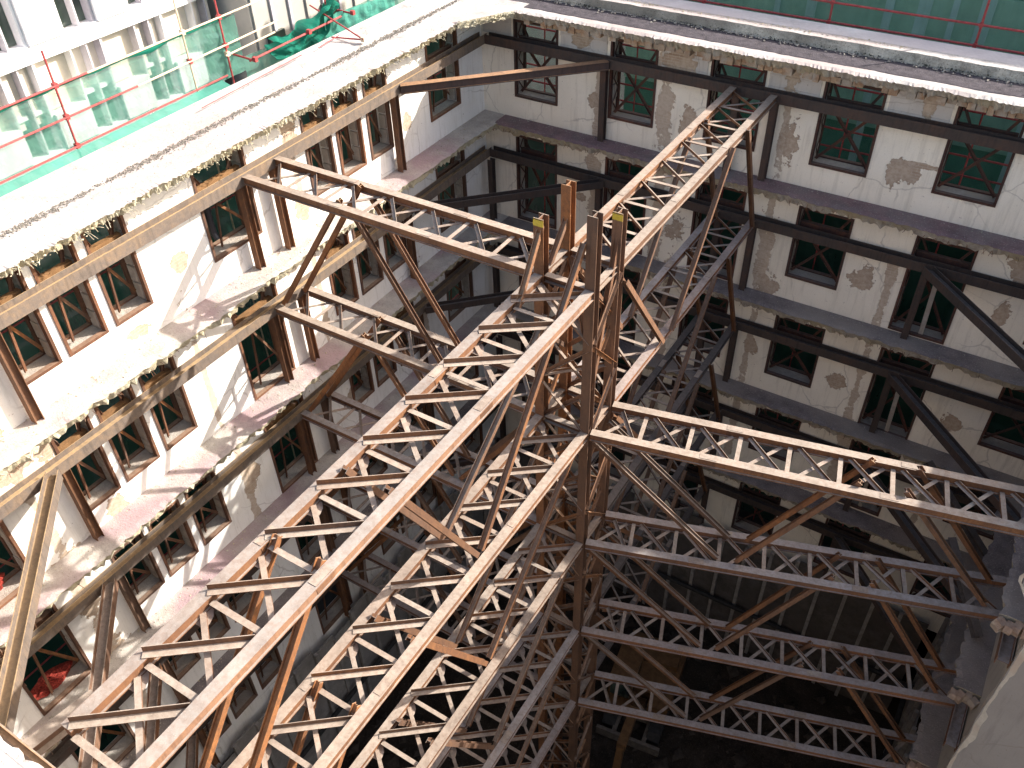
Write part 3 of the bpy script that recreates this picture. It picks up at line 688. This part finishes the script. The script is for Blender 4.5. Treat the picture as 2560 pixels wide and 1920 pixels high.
# ------------------------------------------------------------------ WALERS, CORNER BRACES, WALL POSTS
GW='steel walers bolted along the court walls'
for k,z in enumerate(LV):
    b=MB(); b.ext(Hf(.30,.30),(0,.0,z),(0,YF+.32,z)); tag(b.build('waler_beam',WALER if k<3 else DARK),'long steel waler along the sunlit left wall, '+ordn[k],'waler',GW)
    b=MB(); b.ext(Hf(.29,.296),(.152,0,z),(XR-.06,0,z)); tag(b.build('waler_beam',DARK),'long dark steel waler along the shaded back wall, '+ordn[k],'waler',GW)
    b=MB(); b.ext(Hf(.30,.292),(.152,YF+.16,z),(20,YF+.16,z)); tag(b.build('waler_beam',RUST),'steel waler on the near wall below the white roof edge, '+ordn[k],'waler',GW)
    if k>1:
        b=MB(); b.ext(Hf(.30,.30),(19.86,-.16,z),(19.86,-9.12,z)); tag(b.build('waler_beam',DUSTY),'dusty steel waler on the dim right wall, '+ordn[k],'waler',GW)
    elif k==1:
        b=MB(); b.ext(Hf(.30,.30),(19.86,-.16,z),(19.86,-8.6,z)); tag(b.build('waler_beam',DUSTY),'steel waler along the right wall just under its broken top','waler',GW)
GC='diagonal corner braces between walers'
for k,z in enumerate(LV):
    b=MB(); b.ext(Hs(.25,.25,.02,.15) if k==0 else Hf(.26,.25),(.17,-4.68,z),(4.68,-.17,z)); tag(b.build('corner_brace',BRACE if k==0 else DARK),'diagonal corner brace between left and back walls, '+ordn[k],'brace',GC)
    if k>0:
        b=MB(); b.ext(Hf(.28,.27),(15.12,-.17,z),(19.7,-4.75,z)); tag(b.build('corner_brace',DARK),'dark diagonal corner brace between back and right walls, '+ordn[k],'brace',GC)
    b=MB(); b.ext(Hf(.30,.30),(.17,-18.3,z),(5.0,-23.06,z)); tag(b.build('corner_brace',WALER if k<2 else RUST),'diagonal corner brace between left and near walls, '+ordn[k],'brace',GC)
b=MB(); b.ext(Hs(.26,.30),(5.3,YF+.34,-4.03),(5.55,-21.4,-4.03)); tag(b.build('bracket_beam',RUST),'short thick steel beam reaching out from near wall at lower left','beam')
GP='upright steel posts under the walers'
# one plain post of each kind, then copies
pz=LV[0]
b=MB(); b.ext(Hs(.2,.2,.016,.014),(0,0,-2.6),(0,0,-.155),(0,1,0)); pm_l=b.mesh('steel_post',RUST)
b=MB(); b.ext(Hs(.2,.2,.016,.014),(0,0,-2.6),(0,0,-.155),(0,1,0)); pm_d=b.mesh('steel_post',DARK)
where_l={-4.85:'beside triple windows near the back corner',-9.95:'on far side of the left girder end',-11.1:'on near side of the left girder end',-18.0:'beside triple windows near the viewer'}
where_b={4.47:'at the end of the corner brace',8.77:'on left side of the back girder end',9.9:'on right side of the back girder end',15.1:'at the right corner brace'}
short=['topmost','second down','third down','fourth down','lowest']
for k,z in enumerate(LV):
    for y,d in where_l.items():
        o=link('steel_post',pm_l); o.location=(.03,y,z); tag(o,'steel post on left wall '+d+', '+short[k],'post',GP)
    for x,d in where_b.items():
        if x>15 and k==0: continue
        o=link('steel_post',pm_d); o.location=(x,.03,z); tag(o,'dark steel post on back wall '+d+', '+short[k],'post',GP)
    if k>0:
        o=link('steel_post',pm_d); o.location=(.30,-.28,z); tag(o,'dark steel post in the back left corner, '+ordn[k],'post',GP)

# ------------------------------------------------------------------ LEFT SCAFFOLD + NETS
def tubes(parent,name,segs,mat,r=.026):
    for pts in segs:
        b=MB(); b.tube([Vector(p) for p in pts],r,8); b.build(name,mat,parent)
ls=thing('scaffold','red and bare tube scaffold outside the sunlit left wall','scaffold')
XS=-2.8
polesL=[(-21.0,2.9),(-17.1,3.2),(-13.25,3.42),(-9.46,4.2),(-8.2,4.1),(-4.15,2.6)]
for i,(y,zt) in enumerate(polesL):
    tubes(ls,'standard',[[(XS,y,GZ),(XS,y,1.7)]] if False else [[(XS,y,GZ),(XS,y,zt)]],REDTUBE if i not in (3,) else PALETUBE)
tubes(ls,'ledger',[[(XS+.05,-23,2.63),(XS+.05,-12.4,2.63)]],REDTUBE); tubes(ls,'ledger',[[(XS+.05,-12.4,2.63),(XS+.05,-6.3,2.66)]],PALETUBE)
tubes(ls,'ledger',[[(XS+.05,-23,1.88),(XS+.05,-11.2,1.88)]],REDTUBE); tubes(ls,'ledger',[[(XS+.05,-11.2,1.88),(XS+.05,-6.2,1.96)]],PALETUBE)
tubes(ls,'ledger',[[(XS+.05,-8.3,1.66),(XS+.05,-6.4,1.70)]],PALETUBE)
tubes(ls,'ledger',[[(XS+.05,-23,1.16),(XS+.05,-8.4,1.16)]],REDTUBE)
tubes(ls,'ledger',[[(-2.2,-8.0,1.52),(-2.3,-4.1,1.52)]],REDTUBE,.03)
tubes(ls,'ledger',[[(XS,-4.6,2.25),(XS,-3.7,2.35)]],PALETUBE)
tubes(ls,'transom_tube',[[(-3.16,-7.92,1.56),(-2.12,-7.88,1.50)],[(-3.2,-3.85,1.6),(-2.15,-3.7,1.5)]],REDTUBE,.03)
tubes(ls,'raker_tube',[[(-3.3,-4.3,1.75),(-.6,-5.15,1.46)],[(-.6,-5.15,1.46),(-.72,-5.05,1.4)],[(-1.6,-5.35,1.42),(-.65,-5.08,1.42)]],REDTUBE,.024)
for zz in (-.6,-2.1,-4,-6,-8,-10,-12,-14,-16):
    tubes(ls,'ledger',[[(XS+.05,-23,zz),(XS+.05,1.5,zz)]],REDTUBE)
for (x,y,z) in ((XS,-13.25,2.63),(XS,-13.25,1.88),(XS,-13.25,1.16),(XS,-9.46,2.64),(XS,-9.46,1.9),(XS,-8.2,2.64),(XS,-8.2,1.68),(XS,-8.2,1.9),(-2.13,-7.88,1.54),(-2.17,-3.72,1.54),(-.65,-5.1,1.44),(XS,-4.15,2.28),(-2.23,-5.6,1.55)):
    b=MB(); b.box(x-.05,x+.07,y-.05,y+.05,z-.06,z+.06); b.build('coupler',REDTUBE if random.random()<.7 else PALETUBE,ls)
def sheet(f,nu,nv):
    b=MB()
    for i in range(nu+1):
        for j in range(nv+1): b.v.append(tuple(f(i/nu,j/nv)))
    for i in range(nu):
        for j in range(nv):
            a=i*(nv+1)+j; b.f.append((a,a+nv+1,a+nv+2,a+1)); b.m.append(0)
    return b
wav=lambda a,b,c,s=1:mnoise.noise(Vector((a,b,c)))*s
def solid(o,th=.006):
    m=o.modifiers.new('thickness','SOLIDIFY'); m.thickness=th; return o
b=sheet(lambda u,v:(-2.87+.05*wav(u*40,v*6,1)-.03*v,-23+15.4*u,(2.60-.08*abs(math.sin(u*34)))*(1-v)+1.0*v),140,12)
tag(b.build('safety_net',NET_L),'thin pale green see-through net hung on the left scaffold','safety net')
b=sheet(lambda u,v:(-2.66+.42*v+.03*wav(u*50,v*4,5),-23+14.3*u,1.15-.02*abs(wav(u*30,0,2))-(.55-.45*max(0,(u-.75)/.25))*v),140,6)
tag(b.build('safety_net',NET_LF),'bright teal net folded along outer edge of left roof','safety net')
b=MB(); # lower net of the same scaffold, coloured near black to darken the windows
b=sheet(lambda u,v:(-2.95+.05*wav(u*40,v*6,21),-23+24.5*u,.72-19*v),120,20)
tag(b.build('safety_net',NET_LD),'lower net of the left scaffold, toned near black for shade behind the windows','safety net')
b=MB(); # rolled top hem of the net
nh=260; ring=7
for i in range(nh+1):
    y=-23+15.0*i/nh; rr=.022+.075*max(0,mnoise.noise(Vector((y*.9,3,0)))+.05)
    cx,cz=-2.79+.01*wav(y*3,1,4),2.60-.5*rr+.02*wav(y*2,1,1)
    for k in range(ring): b.v.append((cx+rr*math.cos(6.283*k/ring),y,cz+rr*1.3*math.sin(6.283*k/ring)))
for i in range(nh):
    for k in range(ring):
        a=i*ring+k; c=i*ring+(k+1)%ring; b.f.append((a,c,c+ring,a+ring)); b.m.append(0)
tag(b.build('net_hem',NET_C),'bunched green net hem tied to the top tube of left scaffold','safety net')
def drape(u,v):
    y=-6.8+2.9*u; top=1.66+.22*u+.35*max(0,u-.55)*2*.6; sag=.55*math.sin(math.pi*min(1,u*1.15))*(1-.35*u)
    z=top-v*(.55+sag*.8)-.16*math.sin(math.pi*u)
    return (-2.66+.20*math.sin(v*9+u*9+2*wav(u*5,v*3,8))+.14*wav(u*9,v*5,3),y,z+.05*math.sin(u*26+v*5))
b=sheet(drape,40,26); tag(b.build('safety_net',NET_C),'dark green net draped in loose folds over the scaffold tube','safety net')
b=sheet(lambda u,v:(-2.5-.12*v+.08*wav(u*14,v*4,9),-4.6+3.4*u,(1.62-.25*u)*(1-v)+.5*v),40,12)
tag(b.build('safety_net',NET_LF),'teal net hanging behind the far end of left roof','safety net')
b=sheet(lambda u,v:(-2.9+.05*wav(u*14,v*4,9),-7.6+7.5*u,1.35*(1-v)-12*v),40,12)
tag(b.build('safety_net',NET_L),'thin green net below the draped folds behind left roof','safety net')

# ------------------------------------------------------------------ BACK SCAFFOLD + NET
bs=thing('scaffold','red tube scaffold outside the back wall beyond the grey coping','scaffold')
for x in (-1.5,2.4,6.5,10.33,14.29,18.2,22.1): tubes(bs,'standard',[[(x,2.6,GZ),(x,2.6,3.4 if x>12 else 1.92)]],REDTUBE,.032)
for zz in (1.90,1.36,-1.72,-2.31,-.4,-4.6,-5.3,-8.6,-9.3,-12.5,-13.3,-16): tubes(bs,'ledger',[[(-2,2.55,zz),(24,2.55,zz)]],REDTUBE,.032)
for x in (2.4,6.5,10.33,14.29):
    for zz in (1.9,1.36):
        b=MB(); b.box(x-.05,x+.05,2.5,2.62,zz-.05,zz+.05); b.build('coupler',REDTUBE,bs)
for i in range(5):
    tubes(bs,'standard',[[(1.2+3.4*i+.3,1.45,GZ),(1.2+3.4*i+.3,1.45,.6)]],REDTUBE,.025)
b=sheet(lambda u,v:(-3+27*u,2.78+.05*wav(u*40,v*8,1),2.75-21*v),160,24)
tag(b.build('safety_net',NET_R),'dark green net hung behind the red tubes of back scaffold','safety net')

b=sheet(lambda u,v:(-1+23*u,1.75+.05*wav(u*40,v*8,31),-2.3-17*v),120,20)  # extra sheet, added only to darken the lower back windows
tag(b.build('safety_net',mat_net('window_darkening_net',(.022,.055,.042),.93,fold=.08)),'almost black green net added behind lower windows of back wall to darken them','safety net')
# ------------------------------------------------------------------ NEIGHBOURING BUILDINGS
ob=thing('office_building','white clad office block with recessed windows behind left scaffold','building')
b=MB(); b.box(-20,-10.34,-38,-2.75,GZ-.6,9); b.build('core',CREAM,ob)
P=2.475; y0=-9.55
fr_=MB()
nb=range(-11,3)
for s_ in range(-4,3):
    zb=1.08+3.25*s_
    b=MB(); b.box(-10.5,-9.90,-38,-2.7,zb-.5,zb); b.build('spandrel',WHITEP,ob)
for i in nb:
    ya=y0+P*i
    if ya>-3: continue
    b=MB()
    b.box(-10.5,-9.97,ya-.09,ya+.0,GZ,8.9)
    if ya+1.27<-2.7: b.box(-10.5,-9.97,ya+1.27,ya+1.33,GZ,8.9)
    b.build('fin',SHADEW if i%2 else WHITEP,ob)
    if ya+1.9<-2.7:
        b=MB(); b.box(-10.45,-9.98,ya+1.86,ya+1.92,GZ,8.9); b.build('mullion',SHADEW,ob)
    for s_ in range(-3,3):
        zb=1.08+3.25*s_
        if ya+1.27>-2.7: continue
        b=MB(); b.box(-10.5,-9.84,ya+.02,ya+1.25,zb+.0,zb+1.1 if s_<0 else zb+2.72); b.build('spandrel_panel',WHITEP,ob)
        if s_<0:
            b=MB(); b.box(-10.36,-10.2,ya+.02,ya+.85,zb+1.15,zb+2.7); b.build('blind',CREAM,ob)
        if s_>=0:
            b=MB(); b.box(-10.4,-10.3,ya+1.34,ya+P-.1,zb+.02,zb+2.73); b.build('window',GLASS,ob)
        else:
            for q in (1.36,1.95):
                if random.random()<.75:
                    b=MB(); b.box(-10.36,-10.2,ya+q,ya+q+.26,zb+.9,zb+2.7); b.build('blind',CREAM,ob)
                b=MB(); b.box(-10.5,-10.1,ya+q,ya+q+.4,zb+1.2,zb+1.32); b.build('ledge',WHITEP,ob)
                b=MB(); b.box(-10.4,-10.31,ya+q-.02,ya+q+.5,zb+.02,zb+1.15); b.build('window',GLASS,ob)
gb=thing('ribbed_building','grey building with upright ribs beyond the draped net','building')
b=MB(); b.box(-18,-8.6,-2.0,8,GZ-.6,6)
b.build('wall',GREYRIB,gb)
for i in range(11):
    b=MB(); b.box(-8.62,-8.52,-1.9+.9*i,-1.78+.9*i,GZ,5.9); b.build('rib',SHADEW if i%3 else GREYRIB,gb)
for z0,y_ in ((-2.4,-1.4),(-2.2,1.6),(.3,3)):
    b=MB(); b.box(-8.6,-8.45,y_,y_+.8,z0,z0+1.5); b.build('window',GLASS,gb)
nbg=thing('netted_building','green netted building with pale blue upright bands beyond back scaffold','building')
b=MB(); b.box(1,40,9,14,GZ-.6,7.9); b.build('wall',NETWALL,nbg)
for x,wd in ((.6,.3),(3.64,.25),(4.6,.3),(7.2,.2),(8.35,.34),(11.0,.28),(12.05,.42),(13.1,.2),(13.95,.42),(16.2,.3),(17.4,.2),(18.3,.4)):
    b=MB(); b.box(x-.35,x-.35+wd,8.8,9.0,GZ,7.7); b.build('band',BLUEPANEL,nbg)
for s_ in range(-6,3):
    b=MB(); b.box(1,40,8.86,9.0,-.95+3.3*s_,.75+3.3*s_); b.build('spandrel',NETWALL2,nbg)
# unseen block added beyond the right wall to keep the sun off that side
rbk=thing('unseen_shadow_block','unseen plain block added behind the broken right wall to cast shade','building')
b=MB(); b.box(23,32,-9.9,.9,GZ-.6,1.3); b.build('wall',PL_GREY,rbk)
b=MB(); b.box(22.8,32,-10.1,1.1,1.3,1.5); b.build('roof',ROOF,rbk)

# ------------------------------------------------------------------ THINGS LYING ABOUT
for i,(a,c,lb) in enumerate((((-1.23,-10.67,1.43),(-1.42,-6.82,1.43),'thin red rod lying on the left roof, longest of the two'),((-1.37,-6.18,1.43),(-1.5,-5.12,1.43),'short red rod lying on left roof below the raking tube'))):
    b=MB(); b.tube([Vector(a),Vector(c)],.014,6); tag(b.build('steel_rod',REDTUBE),lb,'rod')
GRAVELD=mat_rough('dark_gravel',(.13,.115,.10),(.30,.275,.24),None,14,.6)
b=MB()
for k in range(7000):
    y=random.uniform(-23,.5); d=.5+mnoise.noise(Vector((y*.45,2,2)))
    if random.random()>.35+d*.9: continue
    b.chunk((-.52+.10*mnoise.noise(Vector((y*.35,8,1)))+random.gauss(0,.045+.05*d),y,ROOFZ+.008),random.uniform(.008,.026))
tag(b.build('roof_gravel',GRAVELD),'line of loose gravel and rubble along the middle of left roof','gravel',kind='stuff')
b=MB()
for k in range(1100):
    x=random.uniform(-1.8,.5); b.chunk((x,random.uniform(-23,1),(ROOFZ+.008 if x>-.66 else ROOFZ+.075)),random.uniform(.005,.016))
tag(b.build('roof_grit',GRAVEL),'scattered dark grit over the white left roof','grit',kind='stuff')
b=MB(); b.tube([Vector((-.62,-11.80,.1)),Vector((-.60,-11.80,-1.35)),Vector((-.52,-11.8,-1.5))],.085,12); b.tube([Vector((-.61,-11.8,-.72)),Vector((-.61,-11.8,-.62))],.105,12)
tag(b.build('drainpipe',PIPE),'black drainpipe standing inside the single left wall window at the top','pipe')
def sack(loc,sx,sy,sz,label):
    b=MB(); nu,nv=22,12; base=0
    for i in range(nu):
        for j in range(nv+1):
            th=2*math.pi*i/nu; ph=math.pi*j/nv; r=1+.45*mnoise.noise(Vector((math.cos(th)*1.6,math.sin(th)*1.6,ph*2+loc[1])))+.18*mnoise.noise(Vector((math.cos(th)*5,math.sin(th)*5,ph*5)))
            b.v.append((loc[0]+sx*r*math.sin(ph)*math.cos(th),loc[1]+sy*r*math.sin(ph)*math.sin(th),loc[2]+sz*(1+r*math.cos(ph))))
    for i in range(nu):
        for j in range(nv):
            a=i*(nv+1)+j; c=((i+1)%nu)*(nv+1)+j; b.f.append((a,a+1,c+1,c)); b.m.append(0)
    tag(b.build('net_bundle',REDMESH),label,'netting')
sack((-.74,-20.45,-10.56),.26,.56,.17,'bundle of red netting heaped in lower near doorway of left wall')
sack((-.70,-20.6,-6.56),.30,.5,.26,'bundle of red netting heaped in upper near doorway of left wall')
LAG=mat_rough('grey_lagging_boards',(.07,.063,.056),(.14,.125,.115),(.10,.088,.078),2.0,.7)
BAT=mat_rough('pale_battens',(.22,.20,.185),(.36,.335,.31),None,4,.5)
# lining of the dug out basement below street level
for nm,lab,org,ang,L,x0 in (('basement_lining','dark board lining with upright battens below the shaded back wall',(XL,YB-.02,0),0,20.2,0),
        ('basement_lining','pale sheeted lining below the sunlit left wall',(XL+.02,YF,0),90,23.6,0),
        ('basement_lining','dim board lining below the right wall',(XR-.02,YB,0),-90,9.4,0)):
    hd=thing(nm,lab,'lining',org,R(ang))
    n=int(L/1.02)
    bm_=TIMBER if ang else LAG
    for i in range(n):
        xa=i*1.02; d=.30+random.uniform(-.04,.04); t_=GZ+.35+random.uniform(-.5,.3)
        ys=-1 if True else 1
        b=MB(); b.box(xa+.02,xa+1.0,-d-.05,-d,PZ-.4,t_); b.build('board',bm_,hd)
        b=MB(); b.box(xa-.07,xa+.07,-d-.19,-d-.055,PZ-.4,t_+.1); b.build('batten',BAT,hd)
    b=MB(); b.tube([Vector((.2,-.60,-22.5)),Vector((L-.2,-.60,-22.3))],.10,10); b.build('rail_pipe',DIGDARK,hd)
# loose steel leaning in the back right corner
for a,c,lb in (((17.0,-1.1,-10.1),(19.7,-2.6,-11.9),'short dark steel beam leaning in the back right corner'),((18.2,-4.6,-9.4),(19.6,-6.7,-10.4),'dusty steel channel lying on the right ledge')):
    b=MB(); b.ext(Hs(.22,.22),a,c); tag(b.build('loose_beam',DARK),lb,'beam')
# excavator on the pit floor
ev=thing('excavator','small ochre excavator with dark tracks parked on pit floor beside the tower','excavator',(10.15,-5.2,PZ+.1),R(8))
ev.scale=(1.22,1.22,1.22)
for sx in (-1,1):
    b=MB(); prof=[]; 
    pts=[(-1.25,.12),(-1.05,.0),(1.05,.0),(1.25,.12),(1.3,.36),(1.12,.58),(-1.12,.58),(-1.3,.36)]
    for (y,z) in pts: b.v.append((sx*.78-.22,y,z))
    for (y,z) in pts: b.v.append((sx*.78+.22,y,z))
    n=len(pts); b.f.append(tuple(range(n))); b.f.append(tuple(range(2*n-1,n-1,-1)))
    for k in range(n): b.f.append((k,k+n,(k+1)%n+n,(k+1)%n))
    for k in range(9):
        yy=-1.05+.26*k; b.f.append(tuple(len(b.v)+q for q in (0,1,2,3))); b.v+=[(sx*.78-.24,yy,.60),(sx*.78+.24,yy,.60),(sx*.78+.24,yy+.12,.61),(sx*.78-.24,yy+.12,.61)]
    b.m=[0]*len(b.f); b.build('track',DIGDARK,ev)
b=MB(); b.box(-.5,.5,-.7,.7,.2,.66); b.build('undercarriage',DIGGREY,ev)
b=MB(); b.box(-1.05,1.05,-.2,1.75,.7,1.35); b.box(-1.0,1.0,1.75,2.0,.75,1.3); b.box(-1.05,-.15,-.9,-.2,.7,1.1); b.build('body',DIGGER,ev)
b=MB(); b.box(-.9,.9,.9,1.7,1.352,1.6); b.build('engine_cover',DIGGER,ev)
cbn=MB(); cbn.box(-1.02,-.2,-.75,.55,2.36,2.45); 
for (px,py) in ((-1.0,-.72),(-.24,-.72),(-1.0,.5),(-.24,.5)): cbn.box(px-.03,px+.03,py-.03,py+.03,1.1,2.36)
c_=cbn.build('cab',DIGGER,ev)
b=MB(); b.box(-.98,-.25,-.70,.48,1.36,2.3); b.build('cab_glass',GLASS,c_)
b=MB(); b.box(.35,1.0,-.75,-.2,.72,1.5); b.build('tank',DIGGER,ev)
b=MB(); b.ext(rect(.30,.34),(.12,-.5,1.1),(.12,-1.7,2.5)); b.ext(rect(.28,.32),(.12,-1.65,2.45),(.12,-3.0,2.55)); b.build('boom',DIGGER,ev)
b=MB(); b.ext(rect(.22,.26),(.12,-2.95,2.6),(.12,-3.5,1.0)); b.build('stick',DIGGER,ev)
b=MB(); b.poly([(-.25,-3.2,.9),(.5,-3.2,.9),(.5,-3.75,.95),(-.25,-3.75,.95)]); b.poly([(-.25,-3.2,.9),(-.25,-3.75,.95),(-.25,-3.5,.25),(-.25,-3.1,.2)]); b.poly([(.5,-3.2,.9),(.5,-3.1,.2),(.5,-3.5,.25),(.5,-3.75,.95)]); b.poly([(-.25,-3.75,.95),(.5,-3.75,.95),(.5,-3.5,.25),(-.25,-3.5,.25)]); b.poly([(-.25,-3.5,.25),(.5,-3.5,.25),(.5,-3.1,.2),(-.25,-3.1,.2)])
b.build('bucket',DIGGREY,ev)
b=MB(); b.box(-1.1,1.1,-1.62,-1.5,.1,.5); b.box(-.6,-.45,-1.5,-.7,.25,.4); b.box(.45,.6,-1.5,-.7,.25,.4); b.build('dozer_blade',DIGGREY,ev)

# ------------------------------------------------------------------ CAMERA, SUN, SKY
cam=bpy.data.cameras.new('camera'); co=bpy.data.objects.new('camera',cam); COL.objects.link(co)
yaw,pitch,roll,f=0.57833,-0.71655,-0.03288,2207.47
F=Vector((-math.sin(yaw)*math.cos(pitch),math.cos(yaw)*math.cos(pitch),math.sin(pitch)))
R0=Vector((math.cos(yaw),math.sin(yaw),0)); U0=R0.cross(F)
RR=R0*math.cos(roll)+U0*math.sin(roll); UU=U0*math.cos(roll)-R0*math.sin(roll)
M=Matrix((RR,UU,-F)).transposed().to_4x4(); M.translation=Vector((16.5363,-24.2760,10.4353)); co.matrix_world=M
cam.sensor_width=36; cam.lens=36*f/2560; cam.clip_start=.05; cam.clip_end=1000
SC.camera=co
S=Vector((1.08,1.24,1.0)).normalized()
sl=bpy.data.lights.new('sun','SUN'); sl.energy=4.6; sl.angle=R(.53); sl.color=(1,.94,.85)
so=bpy.data.objects.new('sun',sl); COL.objects.link(so); so.rotation_euler=S.to_track_quat('Z','Y').to_euler(); so.location=S*60
w=bpy.data.worlds.new('World'); SC.world=w; w.use_nodes=True; nt=w.node_tree
bg=nt.nodes['Background']; sk=nt.nodes.new('ShaderNodeTexSky'); sk.sky_type='NISHITA'; sk.sun_disc=False
sk.sun_elevation=math.asin(S.z); sk.sun_rotation=math.atan2(S.x,S.y); sk.air_density=1.0; sk.dust_density=4.0; sk.ozone_density=.6
wm=nt.nodes.new('ShaderNodeMix'); wm.data_type='RGBA'; wm.blend_type='MULTIPLY'; wm.inputs[0].default_value=1; wm.inputs[7].default_value=(1,.955,.90,1)
nt.links.new(sk.outputs[0],wm.inputs[6]); nt.links.new(wm.outputs[2],bg.inputs[0]); bg.inputs[1].default_value=.15
SC.view_settings.view_transform='Standard'; SC.view_settings.look='None'; SC.view_settings.exposure=1.22; SC.view_settings.gamma=1
SC.cycles.max_bounces=8; SC.cycles.diffuse_bounces=5; SC.cycles.transparent_max_bounces=16
